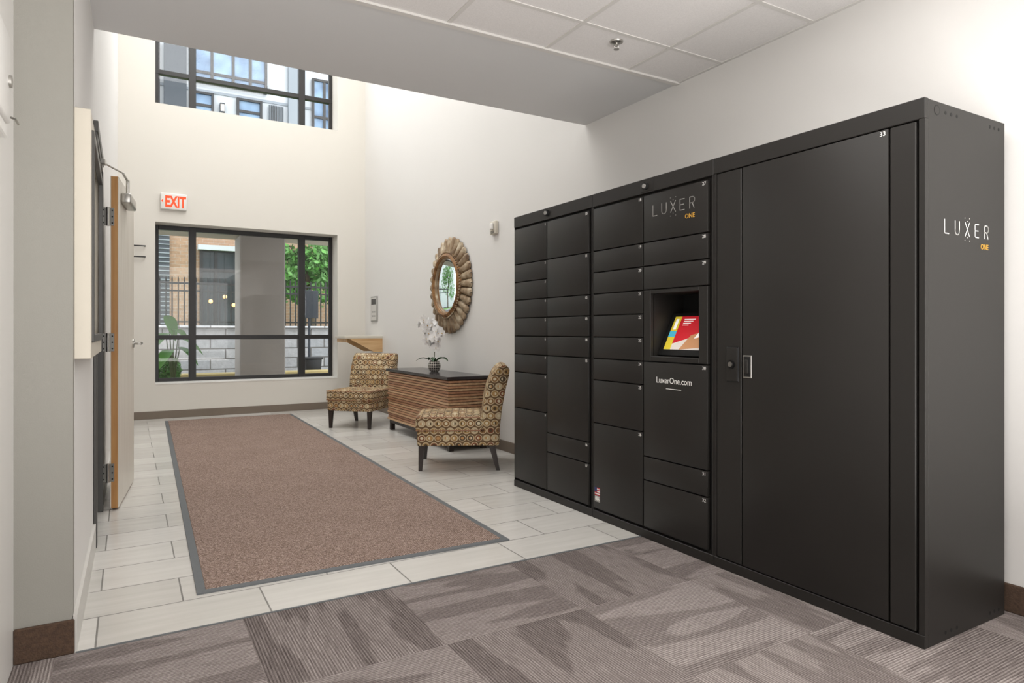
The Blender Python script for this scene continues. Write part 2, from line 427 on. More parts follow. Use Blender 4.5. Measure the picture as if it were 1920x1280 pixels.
# ------------------------------------------------------------------ parcel lockers
XF = 2.46; MOD = .1307; ZT = 1.89
def logo(mb, M, w, hgt, mat_l, mat_g, st):
    lw = hgt*.62; gap = (w-5*lw)/4
    def seg(a, b):
        a = Vector((a[0], a[1], 0)); b = Vector((b[0], b[1], 0)); d = (b-a).normalized(); n = Vector((-d.y, d.x, 0))*st/2
        a = a-d*st/2; b = b+d*st/2
        mb.prism([a-n, b-n, b+n, a+n], (0, 0, .0006), mat_l, M=M)
    def poly(ps):
        for i in range(len(ps)-1): seg(ps[i], ps[i+1])
    H_ = hgt; x = 0
    poly([(x, H_), (x, 0), (x+lw*.9, 0)]); x += lw+gap
    r = lw/2
    poly([(x, H_), (x, r)] + [(x+r-r*math.cos(a), r-r*math.sin(a)) for a in [pi*i/8 for i in range(1, 8)]] + [(x+lw, r), (x+lw, H_)]); x += lw+gap
    seg((x, H_), (x+lw, 0)); seg((x, 0), (x+lw, H_))
    for dx, dz in ((-.05, 1.35), (1.05, 1.35), (.5, 1.12), (-.05, -.35), (1.05, -.35), (.5, -.12)):
        mb.tube([(x+lw*dx, H_*dz, 0), (x+lw*dx, H_*dz, .0006)], st*.5, mat_l, 8, M=M)
    x += lw+gap
    poly([(x+lw*.85, H_), (x, H_), (x, 0), (x+lw*.85, 0)]); seg((x, H_/2), (x+lw*.75, H_/2)); x += lw+gap
    b = H_*.27
    poly([(x, 0), (x, H_), (x+lw*.55, H_)] + [(x+lw*.55+b*math.sin(a), H_-b+b*math.cos(a)) for a in [pi*i/8 for i in range(1, 8)]] + [(x+lw*.55, H_-2*b), (x, H_-2*b)])
    seg((x+lw*.5, H_-2*b), (x+lw*.85, 0))
    mb.text('ONE', hgt*.58, M @ Matrix.Translation((w, -hgt*.86, 0)), mat_g, 'RIGHT', .0005, hgt*.003)

MATS = [m_black, m_blackd, m_lwhite, m_lgold, m_lgrey, m_chrome, m_dchrome]
def locker_body(mb, ya, yb, hole=None, stile=.012):
    X0 = XF+.026
    if hole is None:
        mb.box((X0, yb, .0), (3.05, ya, 1.978), 0, .002)
    else:
        hy0, hy1, hz0, hz1 = hole
        mb.box((X0, yb, 0), (3.05, ya, hz0), 0); mb.box((X0, yb, hz1), (3.05, ya, 1.978), 0)
        mb.box((X0, yb, hz0), (3.05, hy0, hz1), 0); mb.box((X0, hy1, hz0), (3.05, ya, hz1), 0)
        mb.box((X0+.22, hy0, hz0), (3.05, hy1, hz1), 1)
    mb.box((XF, yb+.001, ZT+.012), (X0, ya-.001, 1.98), 0, .002)
    mb.box((XF, yb+.001, 0.0), (X0, ya-.001, .048), 0, .002)
    mb.box((XF+.004, yb+.001, .048), (X0, yb+stile, ZT+.012), 0)
    mb.box((XF+.004, ya-stile*.6, .048), (X0, ya-.001, ZT+.012), 0)
    mb.box((X0-.002, yb+stile, .05), (X0, ya-stile*.6, ZT+.01) if hole is None else (X0, ya-stile*.6, hole[2]), 1)

def door(parent, org, ya, yb, z0, z1, num=None, extra=None, name='locker_door'):
    g = .003
    mb = MB().box((XF, yb+g, z0+g), (XF+.022, ya-g, z1-g), 0, .003, 2)
    if num:
        mb.text(str(num), .024, faceM((XF-.0006, yb+.012, z1-.026), '-X'), 2, 'RIGHT', .0004, 0)
    if extra: extra(mb)
    return build(name, mb, MATS, parent=parent, origin=org)

def column(parent, org, ya, yb, seq, n0):
    z = ZT
    for i, k in enumerate(seq):
        door(parent, org, ya, yb, z-k*MOD, z, n0+i)
        z -= k*MOD
# unit A
oA = (XF+.3, 3.705, 0)
A = empty('parcel_locker', oA, 0, 'matte black steel parcel locker with numbered small doors beside patterned chair', 'locker', 'black parcel locker bank')
mb = MB(); locker_body(mb, 4.18, 3.232)
mb.tube([(XF-.012, 3.735, 1.945), (XF, 3.735, 1.945)], .022, 1, 20).tube([(XF-.02, 3.735, 1.945), (XF-.011, 3.735, 1.945)], .013, 4, 16)
build('locker_body', mb, MATS, parent=A, origin=oA)
column(A, oA, 4.17, 3.740, [2, 1, 1, 1, 1, 1, 1, 2, 4], 1)
column(A, oA, 3.737, 3.268, [2, 2, 1, 1, 1, 4, 1, 2], 10)
# unit B
oB = (XF+.3, 2.747, 0)
B = empty('parcel_locker', oB, 0, 'matte black steel parcel locker with touchscreen kiosk and numbered doors', 'locker', 'black parcel locker bank')
mb = MB(); HB = (2.36, 2.71, 1.005, 1.345)
locker_body(mb, 3.23, 2.264, HB)
mb.box((XF-.003, 2.69, 1.91), (XF, 2.79, 1.965), 0, .012, 4)
mb.tube([(XF-.014, 2.745, 1.938), (XF-.002, 2.745, 1.938)], .020, 1, 20).tube([(XF-.02, 2.745, 1.938), (XF-.013, 2.745, 1.938)], .012, 4, 16)
build('locker_body', mb, MATS, parent=B, origin=oB)
z = ZT
for i, k in enumerate([2, 1, 1, 1, 1, 1, 1, 2, 4]):
    door(B, oB, 3.222, 2.772, z-k*MOD, z, 18+i); z -= k*MOD
z = ZT
def ex27(mb): logo(mb, faceM((XF-.0006, 2.69, 1.765), '-X'), .305, .056, 4, 3, .0038)
def ex30(mb):
    mb.text('LuxerOne.com', .045, faceM((XF-.0006, 2.535, .865), '-X'), 2, 'CENTER', .0004, .0001, sx=.94)
    mb.box((XF-.0012, 2.48, .835), (XF, 2.59, .838), 2)
c0, c1 = 2.768, 2.300
for k, n, ex in ((2, 27, ex27), (1, 28, None), (1, 29, None), (3, None, None), (4, 30, ex30), (1, 31, None), (2, 32, None)):
    if n: door(B, oB, c0, c1, z-k*MOD, z, n, ex)
    else:
        za, zb = z-k*MOD+.003, z-.003
        mb = MB().box((XF, c1+.003, za), (XF+.022, HB[0], zb), 0, .002).box((XF, HB[1], za), (XF+.022, c0-.003, zb), 0, .002)
        mb.box((XF, HB[0], za), (XF+.022, HB[1], HB[2]), 0, .002).box((XF, HB[0], HB[3]), (XF+.022, HB[1], zb), 0, .002)
        build('kiosk_surround', mb, MATS, parent=B, origin=oB, label='black bezel panel around screen recess')
    z -= k*MOD
# tilted touchscreen
m_red = emis('screen_red', '#c8202c', .35); m_yel = emis('screen_yellow', '#d8c238', .35); m_cy = emis('screen_cyan', '#4fb6cf', .35)
m_scr = emis('screen_pale', '#d9cfc6', .35); m_skin = emis('screen_tan', '#c58e63', .3); m_scrw = emis('screen_white', '#f4f2ee', .5)
ang = math.radians(28)
cS = Vector((XF+.05, 2.535, 1.03))
yv = Vector((math.sin(ang), 0, math.cos(ang))); xv = Vector((0, -1, 0)); zv = xv.cross(yv)
MS = Matrix(((xv.x, yv.x, zv.x, cS.x), (xv.y, yv.y, zv.y, cS.y), (xv.z, yv.z, zv.z, cS.z), (0, 0, 0, 1)))
mb = MB().box((-.168, -.02, -.03), (.168, .24, 0), 1, .004, 2, M=MS)
kS = build('touchscreen', mb, MATS, parent=B, origin=oB, label='tilted colour touchscreen in black recess')
mb = MB().box((-.135, .015, 0), (.135, .215, .001), 3, M=MS)
mb.box((-.135, .015, .001), (-.085, .215, .0015), 1, M=MS)
mb.prism([(-.085, .05, .001), (.135, .12, .001), (.135, .215, .001), (-.085, .215, .001)], (0, 0, .0008), 0, M=MS)
mb.box((-.135, .09, .0015), (-.085, .125, .002), 2, M=MS)
mb.prism([(-.02, .015, .001), (.135, .03, .001), (.135, .13, .001), (.03, .10, .001)], (0, 0, .0015), 4, M=MS)
mb.prism([(.06, .08, .002), (.135, .10, .002), (.135, .16, .002), (.10, .15, .002)], (0, 0, .0015), 5, M=MS)
for k in range(4): mb.box((-.06, .195-.012*k, .0018), (.02-.012*k, .199-.012*k, .0024), 5, M=MS)
mb.box((-.12, .135, .0018), (-.10, .20, .0022), 5, M=MS)
build('screen_display', mb, [m_red, m_yel, m_cy, m_scr, m_skin, m_scrw], parent=kS, origin=oB, label='bright screen showing red, yellow and photo panels')
# flag sticker
m_fred = paint('flag_red', '#b4262f', .5, bump=0); m_fblue = paint('flag_blue', '#26346a', .5, bump=0)
mb = MB(); fy, fz = 3.205, .135
for k in range(7): mb.box((XF-.001, fy-.05, fz+.05-k*.007), (XF-.0002, fy, fz+.057-k*.007), 0 if k % 2 == 0 else 2)
mb.box((XF-.0014, fy-.022, fz+.029), (XF-.0002, fy, fz+.057), 1)
mb.box((XF-.001, fy-.05, fz-.03), (XF-.0002, fy, fz+.006), 3)
mb.text('USA', .022, faceM((XF-.0014, fy-.025, fz-.02), '-X'), 2, 'CENTER', .0003, .001)
mb.text('MADE IN', .009, faceM((XF-.0014, fy-.025, fz-.003), '-X'), 2, 'CENTER', .0003)
build('flag_sticker', mb, [m_fred, m_fblue, m_lwhite, m_lgrey], parent=B, origin=oB, label='small flag sticker reading MADE IN USA')
# unit C
oC = (XF+.3, 1.771, 0)
C = empty('parcel_locker', oC, 0, 'matte black steel oversize locker with one tall door', 'locker', 'black parcel locker bank')
mb = MB()
X0 = XF+.026
mb.box((X0, 1.281, 0), (3.05, 2.262, 1.978), 0, .002)
mb.box((XF, 1.281, 1.905), (X0, 2.262, 1.98), 0, .002); mb.box((XF, 1.281, 0), (X0, 2.262, .048), 0, .002)
mb.box((XF+.002, 1.281, .048), (X0, 1.303, 1.905), 0, .001); mb.box((XF+.004, 2.247, .048), (X0, 2.262, 1.905), 0)
mb.box((XF, 1.312, .053), (XF+.022, 1.406, 1.90), 0, .003); mb.box((XF, 2.096, .053), (XF+.022, 2.243, 1.90), 0, .003)
for (x, zz) in ((2.60, 1.945), (2.64, 1.945), (2.68, 1.945), (2.93, 1.945), (2.965, 1.945), (3.0, 1.945), (2.60, .03), (2.64, .03), (2.68, .03), (2.93, .03), (2.965, .03), (3.0, .03)):
    mb.tube([(x, 1.2805, zz), (x, 1.2815, zz)], .007, 1, 10)
mb.tube([(2.54, 1.2803, 1.945), (2.54, 1.2815, 1.945)], .019, 1, 20).tube([(2.54, 1.2801, 1.945), (2.54, 1.2803, 1.945)], .016, 0, 20)
logo(mb, faceM((2.592, 1.2804, 1.502), '-Y'), .325, .050, 2, 3, .0038)
build('locker_body', mb, MATS, parent=C, origin=oC)
dC = door(C, oC, 2.093, 1.409, .05, 1.903, 33)
mb = MB().box((XF-.004, 2.145-.036, .903), (XF, 2.145+.036, 1.067), 6, .018, 4).box((XF-.009, 2.145-.033, .906), (XF-.003, 2.145+.033, 1.064), 0, .016, 4)
mb.tube([(XF-.018, 2.145, .985), (XF-.008, 2.145, .985)], .020, 6, 20).tube([(XF-.022, 2.145, .985), (XF-.017, 2.145, .985)], .012, 5, 16)
build('key_lock', mb, MATS, parent=C, origin=oC, label='rounded black lock plate with key cylinder')
mb = MB().box((XF-.005, 2.035, .925), (XF, 2.083, 1.03), 5, .014, 4).box((XF-.007, 2.040, .931), (XF-.003, 2.078, 1.024), 1, .011, 4).box((XF-.016, 2.048, .945), (XF-.005, 2.068, 1.01), 0, .006, 2)
build('pull_handle', mb, MATS, parent=dC, origin=oC, label='recessed pull handle with steel rim')

# ------------------------------------------------------------------ chairs
C1 = empty('slipper_chair', (2.45, 5.09, 0), math.radians(63), 'armless chair in gold and brown circle-print fabric beside black lockers', 'chair', 'pair of patterned slipper chairs')
def ring_cushion(mb, x, ya, yb, z0, z1, r, crown, mat=0):
    bm = bmesh.new(); bmesh.ops.create_cube(bm, size=1)
    for v in bm.verts: v.co = Vector((v.co.x*2*x, (ya+yb)/2+v.co.y*(yb-ya), (z0+z1)/2+v.co.z*(z1-z0)))
    bmesh.ops.bevel(bm, geom=bm.edges[:], offset=r, segments=3, profile=.6, affect='EDGES')
    bmesh.ops.subdivide_edges(bm, edges=[e for e in bm.edges if e.calc_length() > .15], cuts=6, use_grid_fill=True)
    for v in bm.verts:
        if v.co.z > (z0+z1)/2:
            fx = 1-(v.co.x/x)**2; fy = 1-((v.co.y-(ya+yb)/2)/((yb-ya)/2))**2
            v.co.z += crown*max(fx, 0)*max(fy, 0)
    mb.bm(bm, mat)
mb = MB().box((-.283, -.205, .205), (.283, .335, .33), 0, .015, 3)
build('seat_base', mb, [m_fabric], parent=C1)
mb = MB(); ring_cushion(mb, .295, -.205, .35, .325, .445, .032, .02)
for zz in (.333, .437):
    pts = [(-.287, -.18, zz), (-.287, .342, zz), (.287, .342, zz), (.287, -.18, zz)]
    mb.tube(pts, .006, 1, 6)
build('seat_cushion', mb, [m_fabric, m_slat1], parent=C1)
prof = [(-.195, .205), (-.195, .45), (-.21, .58), (-.24, .70), (-.28, .79), (-.315, .84), (-.355, .865), (-.395, .86), (-.42, .83), (-.415, .78), (-.385, .66), (-.355, .50), (-.34, .36), (-.335, .205)]
mb = MB().prism([(-.287, a, b) for a, b in prof], (.574, 0, 0), 0, .014, 3)
build('backrest', mb, [m_fabric], parent=C1, ang=50)
def leg(x, y, dx, dy):
    mb = MB(); t = .024; b = .015
    vs = [(x-t, y-t, .21), (x+t, y-t, .21), (x+t, y+t, .21), (x-t, y+t, .21)] + [(x+dx-b, y+dy-b, 0), (x+dx+b, y+dy-b, 0), (x+dx+b, y+dy+b, 0), (x+dx-b, y+dy+b, 0)]
    mb.add(vs, [(0, 1, 2, 3), (7, 6, 5, 4), (0, 4, 5, 1), (1, 5, 6, 2), (2, 6, 7, 3), (3, 7, 4, 0)])
    build('leg', mb, [m_espresso], parent=C1, label='tapered dark wood leg')
leg(-.25, .30, 0, .01); leg(.25, .30, 0, .01); leg(-.25, -.27, 0, -.055); leg(.25, -.27, 0, -.055)
C2 = copy_thing(C1, (2.46, 7.82, 0), math.radians(135), 'armless chair in gold and brown circle-print fabric near the window')

# ------------------------------------------------------------------ sideboard
oS = (2.815, 6.48, 0)
S = empty('sideboard', oS, 0, 'low sideboard with horizontal wooden slats and black top', 'sideboard')
x0, x1, ya, yb = 2.60, 3.03, 5.64, 7.32
mb = MB().box((x0+.02, ya+.02, .12), (x1, yb-.02, .68), 3)
z = .125; i = 0; random.seed(3)
while z < .665:
    hh = .0205; d = random.choice([0, .004, .008])
    mat = [1, 2, 0, 1, 2, 1, 2][i % 7]
    mb.box((x0+d, ya+d, z), (x1, yb-d, z+hh), mat, .002)
    z += .0262; i += 1
build('slatted_body', mb, [m_slat1, m_slat2, m_slat3, m_slatgap], parent=S, origin=oS, label='body of stacked reddish and light wood slats')
build('tabletop', MB().box((x0-.015, ya-.015, .68), (x1+.01, yb+.015, .71), 0, .003), [m_tabletop], parent=S, origin=oS, label='black satin top')
mb = MB()
mb.box((x0+.02, ya+.02, .085), (x1-.01, ya+.06, .12)).box((x0+.02, yb-.06, .085), (x1-.01, yb-.02, .12))
mb.box((x0+.02, ya+.06, .085), (x0+.06, yb-.06, .12)).box((x1-.05, ya+.06, .085), (x1-.01, yb-.06, .12))
build('base_frame', mb, [m_espresso], parent=S, origin=oS)
for lx_ in (x0+.02, x1-.06):
    for ly in (ya+.02, 6.46, yb-.07):
        build('leg', MB().box((lx_, ly, 0), (lx_+.05, ly+.05, .09), 0, .003), [m_espresso], parent=S, origin=oS)

# ------------------------------------------------------------------ orchid
oO = (2.80, 6.42, .71)
O = empty('potted_orchid', oO, 0, 'white orchid in a small patterned silver pot on the sideboard', 'plant')
h = H('pot_diamond_metal'); co = h.tex('Object'); x, y, zc = h.sep(co)
an = h.m('ARCTAN2', y, x)
pat = h.m('MULTIPLY', h.m('SINE', h.m('MULTIPLY_ADD', an, 8.0, h.m('MULTIPLY', zc, 120.0))), h.m('SINE', h.m('SUBTRACT', h.m('MULTIPLY', an, 8.0), h.m('MULTIPLY', zc, 120.0))))
h.col(h.ramp(h.m('MULTIPLY_ADD', pat, .5, .5), [(.35, '#2f2a28'), (.6, '#c8c2ba')])); h.rough(.3); h.b.inputs['Metallic'].default_value = .5; m_pot = h.mat
m_petal = paint('orchid_petal_white', '#f4f3f2', .6, var=.02, bump=.03)
m_green = paint('leaf_green_dark', '#2c4a2a', .4, var=.25, nscale=20, bump=.05)
m_stem = paint('orchid_stem', '#4d5a32', .6, var=.2, bump=0)
m_lip = paint('orchid_lip', '#c9a65a', .6, var=.2, bump=0)
m_soil = paint('bark_soil', '#3a2c20', .9, var=.4, nscale=60, bump=.5)
TM = Matrix.Translation(oO)
build('pot', MB().lathe([(.0, 0), (.038, 0), (.055, .02), (.066, .055), (.064, .085), (.052, .108), (.055, .115), (.048, .115), (.045, .10)], 0, 28, TM), [m_pot], parent=O, origin=oO, label='patterned dark silver pot')
build('soil', MB().lathe([(.0, .105), (.047, .102)], 0, 20, TM), [m_soil], parent=O, origin=oO)
def strap_leaf(mb, ang_, L, w, z0, rise, droop, M, mat=0):
    n = 8; vs = []; fs = []
    for i in range(n+1):
        t = i/n; r = .02+L*t; zz = z0+rise*math.sin(t*pi*.6)-droop*t*t; ww = w*math.sin(pi*min(.985, .12+t*.88))**.6
        c = Vector((math.cos(ang_)*r, math.sin(ang_)*r, zz)); s_ = Vector((-math.sin(ang_), math.cos(ang_), 0))
        vs += [c-s_*ww+Vector((0, 0, ww*.4)), c, c+s_*ww+Vector((0, 0, ww*.4))]
    for i in range(n):
        for k in range(2): fs.append((i*3+k, i*3+k+1, i*3+k+4, i*3+k+3))
    mb.add(vs, fs, mat, M)
for a_, L in ((.3, .17), (1.6, .13), (2.9, .18), (4.2, .14), (5.2, .16)):
    mb = MB(); strap_leaf(mb, a_, L, .024, .11, .06, .05, TM); build('leaf', mb, [m_green], parent=O, origin=oO, label='glossy dark green strap leaf')
def bloom(mb, c, nrm, s):
    nrm = Vector(nrm).normalized(); a = Vector((0, 0, 1)); u = a.cross(nrm).normalized(); w = nrm.cross(u)
    M = Matrix(((u.x, w.x, nrm.x, c[0]), (u.y, w.y, nrm.y, c[1]), (u.z, w.z, nrm.z, c[2]), (0, 0, 0, 1)))
    for k, (aa, L, W) in enumerate(((90, 1, .62), (15, 1.1, 1.0), (165, 1.1, 1.0), (-54, .95, .62), (234, .95, .62))):
        aa = math.radians(aa); n = 12; vs = []
        for i in range(n):
            t = 2*pi*i/n
            vs.append(((L*.5-L*.5*math.cos(t))*s, W*.5*math.sin(t)*s, (.12 if k in (1, 2) else .05)*s))
        vs.append((L*.5*s, 0, 0))
        fs = [(n, i, (i+1) % n) for i in range(n)]
        mb.add(vs, fs, 0, M @ Matrix.Rotation(aa, 4, 'Z'))
    mb.sphere((0, -.05*s, .15*s), .13*s, 1, 1, M)
random.seed(11)
for si, (tx, ty, hgt) in enumerate(((-.06, .08, .44), (.02, -.08, .34))):
    pts = []
    for i in range(15):
        t = i/14
        pts.append(Vector(oO)+Vector((tx*(t**2)*1.2, ty*(t**2)*1.3, .10+hgt*math.sin(t*pi*.62))))
    build('stem', MB().tube(pts, .003, 0, 6), [m_stem], parent=O, origin=oO)
    for i in range(4, 15):
        for q in range(3):
            p = pts[i]; nrm = (-1+random.uniform(-.5, .5), random.uniform(-1, .9)-.3, random.uniform(-.2, .3))
            mb = MB(); c = p+Vector((random.uniform(-.07, .02), random.uniform(-.085, .085), random.uniform(-.03, .02)))
            bloom(mb, c, nrm, .054); build('blossom', mb, [m_petal, m_lip], parent=O, origin=oO, label='white orchid blossom')

# ------------------------------------------------------------------ sunburst mirror
oM = (XR, 6.63, 1.648)
Mi = empty('wall_mirror', oM, 0, 'round mirror with petal-shaped antique gold sunburst frame', 'mirror')
MM = faceM(oM, '-X')
mb = MB(); NP = 32
for k in range(NP):
    a0 = 2*pi*k/NP; nu, nv = 14, 8; vs = []; fs = []
    for i in range(nu+1):
        u = i/nu; r = .34+.195*u; hw = pi/NP*.98*r
        if u > .78: hw *= math.sqrt(max(0.01, 1-((u-.78)/.22)**2))
        for j in range(nv+1):
            vv = -1+2*j/nv; zz = .040-.030*u + .036*math.sqrt(max(0, 1-vv*vv))*(1-.3*u)
            an = a0
            px = r*math.cos(an)-vv*hw*math.sin(an); py = r*math.sin(an)+vv*hw*math.cos(an)
            vs.append((px, py, zz))
    for i in range(nu):
        for j in range(nv): fs.append((i*(nv+1)+j, (i+1)*(nv+1)+j, (i+1)*(nv+1)+j+1, i*(nv+1)+j+1))
    mb.add(vs, fs, 0, MM)
mb.lathe([(.335, .002), (.50, .002), (.50, .006), (.34, .03)], 2, 64, MM)
mb.lathe([(.30, .06), (.305, .085), (.325, .098), (.345, .09), (.36, .075), (.365, .055)], 1, 64, MM)
mb.lathe([(.292, .055), (.296, .07), (.305, .075), (.31, .07)], 0, 64, MM)
for k in range(72):
    a = 2*pi*k/72; mb.sphere((.363*math.cos(a), .363*math.sin(a), .078), .012, 0, 1, MM)
build('mirror_frame', mb, [m_gold, m_bronze, m_espresso], parent=Mi, origin=oM, label='antique gold petal frame')
build('mirror_glass', MB().lathe([(0, .0595), (.27, .0595), (.30, .056)], 0, 64, MM), [m_mirror], parent=Mi, origin=oM)

# ------------------------------------------------------------------ exit sign
oE = (.514, YB, 2.84)
h_ex = emis('exit_letters', '#e8481c', .5)
X = empty('exit_sign', oE, 0, 'white exit sign with orange-red letters and arrow', 'sign')
build('sign_housing', MB().box((.36, YB-.045, 2.735), (.668, YB, 2.95), 0, .012, 3), [m_white], parent=X, origin=oE)
mb = MB().text('EXIT', .20, faceM((.532, YB-.0456, 2.772), '-Y'), 0, 'CENTER', .0008, .0075, sx=.60)
mb.prism([(.368, YB-.046, 2.843), (.388, YB-.046, 2.868), (.388, YB-.046, 2.818)], (0, -.001, 0), 0)
build('sign_letters', mb, [h_ex], parent=X, origin=oE, label='orange-red letters EXIT with arrow')

# ------------------------------------------------------------------ wall shelf, intercom, strobe, hooks, board, phone, sprinkler
oW = (XR, 9.2, 1.0)
W = empty('wall_shelf', oW, 0, 'small wall-mounted ledge with cream top and maple side', 'shelf')
build('shelf_top', MB().box((2.56, 8.93, 1.04), (XR-.001, 9.42, 1.075), 0, .003), [m_cream], parent=W, origin=oW)
for yy in (8.93, 9.40):
    build('bracket', MB().prism([(2.62, yy, 1.04), (XR-.001, yy, 1.04), (XR-.001, yy, .85), (2.98, yy, .85)], (0, .02, 0), 0), [m_shelfwood], parent=W, origin=oW, label='tapered maple side panel')
build('apron', MB().prism([(2.585, 8.95, 1.04), (2.60, 8.95, 1.04), (2.60, 8.95, .99), (2.585, 8.95, .99)], (0, .45, 0), 0), [m_shelfwood], parent=W, origin=oW)

oI = (XR, 9.265, 1.46)
I = empty('intercom_panel', oI, 0, 'pale grey intercom panel with dark display on the wall', 'intercom')
build('faceplate', MB().box((XR-.018, 9.13, 1.28), (XR, 9.40, 1.65), 0, .006, 2).box((XR-.020, 9.15, 1.30), (XR-.017, 9.38, 1.63), 1, .002), [m_lgrey, m_btile], parent=I, origin=oI)
mb = MB().box((XR-.022, 9.17, 1.53), (XR-.019, 9.36, 1.61), 0)
for b in range(2):
    for a in range(3): mb.box((XR-.022, 9.19+a*.055, 1.35+b*.06), (XR-.019, 9.225+a*.055, 1.375+b*.06), 1, .001)
build('keypad', mb, [m_dchrome, m_lgrey], parent=I, origin=oI, label='dark display and buttons')

oF = (XR, 5.62, 2.15)
F = empty('fire_alarm_strobe', oF, 0, 'cream fire alarm strobe on the wall', 'alarm')
build('strobe_housing', MB().box((XR-.035, 5.56, 2.085), (XR, 5.68, 2.215), 0, .01, 3), [m_cream], parent=F, origin=oF)
build('strobe_lens', MB().box((XR-.058, 5.595, 2.13), (XR-.034, 5.645, 2.195), 0, .01, 3), [m_lwhite], parent=F, origin=oF, label='clear flash lens')
mb = MB()
for k in range(4): mb.box((XR-.037, 5.585, 2.095+k*.007), (XR-.034, 5.655, 2.098+k*.007), 0)
build('speaker_grille', mb, [m_dchrome], parent=F, origin=oF)

for zz in (2.24, 2.10):
    mb = MB().tube([(.05, YB-.001, zz), (.05, YB-.04, zz)], .012, 0, 10).tube([(.04, YB-.04, zz), (.19, YB-.04, zz)], .008, 0, 8).tube([(.18, YB-.04, zz), (.18, YB-.0, zz)], .006, 0, 8)
    build('wall_hook', mb, [m_iron], origin=(.11, YB, zz), label='thin black metal bar hook on the wall', cat='hook', group='black bar hooks')

oN = (-.165, 3.4, 1.04)
N = empty('notice_board', oN, 0, 'cream-framed glazed notice board on the wall by the doorway', 'notice board')
mb = MB(); f = .06; xo = -.118
for a, b in (((2.84, 1.04), (2.84+f, 1.95)), ((3.90-f, 1.04), (3.90, 1.95)), ((2.84+f, 1.04), (3.90-f, 1.04+f)), ((2.84+f, 1.95-f), (3.90-f, 1.95))):
    mb.box((-.170, a[0], a[1]), (xo, b[0], b[1]), 0, .002)
build('board_frame', mb, [m_cream], parent=N, origin=oN, label='thick cream frame')
h = H('woven_backing'); co = h.tex('Object'); x, y, zc = h.sep(co)
wv = h.m('MULTIPLY', h.m('SINE', h.m('MULTIPLY', y, 260.0)), h.m('SINE', h.m('MULTIPLY', zc, 260.0)))
h.col(h.ramp(h.m('MULTIPLY_ADD', wv, .5, .5), [(.3, '#8f877b'), (.7, '#c7c0b4')])); h.rough(.8)
build('board_backing', MB().box((-.165, 2.90, 1.10), (-.15, 3.84, 1.89), 0), [h.mat], parent=N, origin=oN)
mb = MB()
for a, b, c_ in ((3.0, 1.5, 0), (3.32, 1.45, 1), (3.6, 1.5, 0), (3.05, 1.15, 0), (3.5, 1.15, 0)):
    mb.box((-.150, a, b), (-.148, a+.22, b+.28), c_)
build('notice_sheet', mb, [m_lwhite, m_fred], parent=N, origin=oN, label='paper notices, one red')
mb = MB()
for a, b in (((2.90, 1.10), (2.93, 1.89)), ((3.81, 1.10), (3.84, 1.89)), ((2.93, 1.10), (3.81, 1.13)), ((2.93, 1.86), (3.81, 1.89))):
    mb.box((-.128, a[0], a[1]), (-.110, b[0], b[1]), 0, .002)
build('glazing_frame', mb, [m_dframe], parent=N, origin=oN, label='dark metal glazing frame')
build('board_glass', MB().box((-.125, 2.92, 1.12), (-.121, 3.82, 1.87)), [m_glass], parent=N, origin=oN)

oP = (-.34, 2.38, 1.72)
P = empty('wall_call_box', oP, 0, 'white wall-mounted call box with small lever', 'call box')
build('box_housing', MB().box((-.34, 2.20, 1.76), (-.305, 2.46, 2.02), 0, .008, 3).box((-.34, 2.22, 1.72), (-.315, 2.47, 1.76), 0, .004), [m_white], parent=P, origin=oP)
build('lever', MB().tube([(-.318, 2.44, 1.78), (-.296, 2.46, 1.78), (-.292, 2.50, 1.775)], .004, 0, 8), [m_chrome], parent=P, origin=oP, label='small steel lever')
build('dial', MB().tube([(-.306, 2.43, 1.88), (-.298, 2.43, 1.88)], .018, 0, 16), [m_chrome], parent=P, origin=oP)

oK = (2.354, 2.87, ZC)
KK = empty('fire_sprinkler', oK, 0, 'chrome pendant fire sprinkler in the ceiling', 'sprinkler')
TK = Matrix.Translation(oK)
build('escutcheon', MB().lathe([(0, -.001), (.038, -.001), (.036, -.008), (.022, -.014), (0, -.014)], 0, 28, TK), [m_chrome], parent=KK, origin=oK)
mb = MB().tube([(0, 0, -.01), (0, 0, -.028)], .009, 0, 12, TK).tube([(.01, 0, -.026), (.016, 0, -.034), (.004, 0, -.044)], .003, 0, 6, TK).tube([(-.01, 0, -.026), (-.016, 0, -.034), (-.004, 0, -.044)], .003, 0, 6, TK)
mb.tube([(0, 0, -.044), (0, 0, -.046)], .016, 0, 16, TK)
build('sprinkler_head', mb, [m_chrome], parent=KK, origin=oK)

# ------------------------------------------------------------------ exterior
m_ground = paint('paving', '#8f8c87', .85, var=.1, nscale=3, bump=.2, bscale=60)
m_grass = paint('grass', '#5f8a3a', .9, var=.4, nscale=60, bump=.8, bscale=120)
def brickmat(name, c1, c2, mo, w, hh, ms, rough=.85):
    h = H(name); co = h.tex('Object'); x, y, z = h.sep(co)
    b = h.n.new('ShaderNodeTexBrick'); h.l.new(h.comb(x, z, 0.0), b.inputs[0])
    b.inputs['Scale'].default_value = 1; b.inputs['Brick Width'].default_value = w; b.inputs['Row Height'].default_value = hh
    b.inputs['Mortar Size'].default_value = ms; b.inputs['Color1'].default_value = lin(c1); b.inputs['Color2'].default_value = lin(c2); b.inputs['Mortar'].default_value = lin(mo)
    n = h.noise(co, 9, 4, .7)
    h.col(h.mixc(.5, b.outputs[0], h.mixc(1.0, b.outputs[0], h.ramp(n, [(.3, .45), (.7, 1.0)]), 'MULTIPLY'))); h.rough(rough)
    h.bump(h.m('SUBTRACT', n, b.outputs[1]), .6, .02); return h.mat
m_stone = brickmat('retaining_stone', '#d2d0ce', '#b6b8ba', '#77746f', .55, .2, .012)
m_brick = brickmat('orange_brick', '#b18f74', '#a28267', '#b0a294', .3, .1, .006)
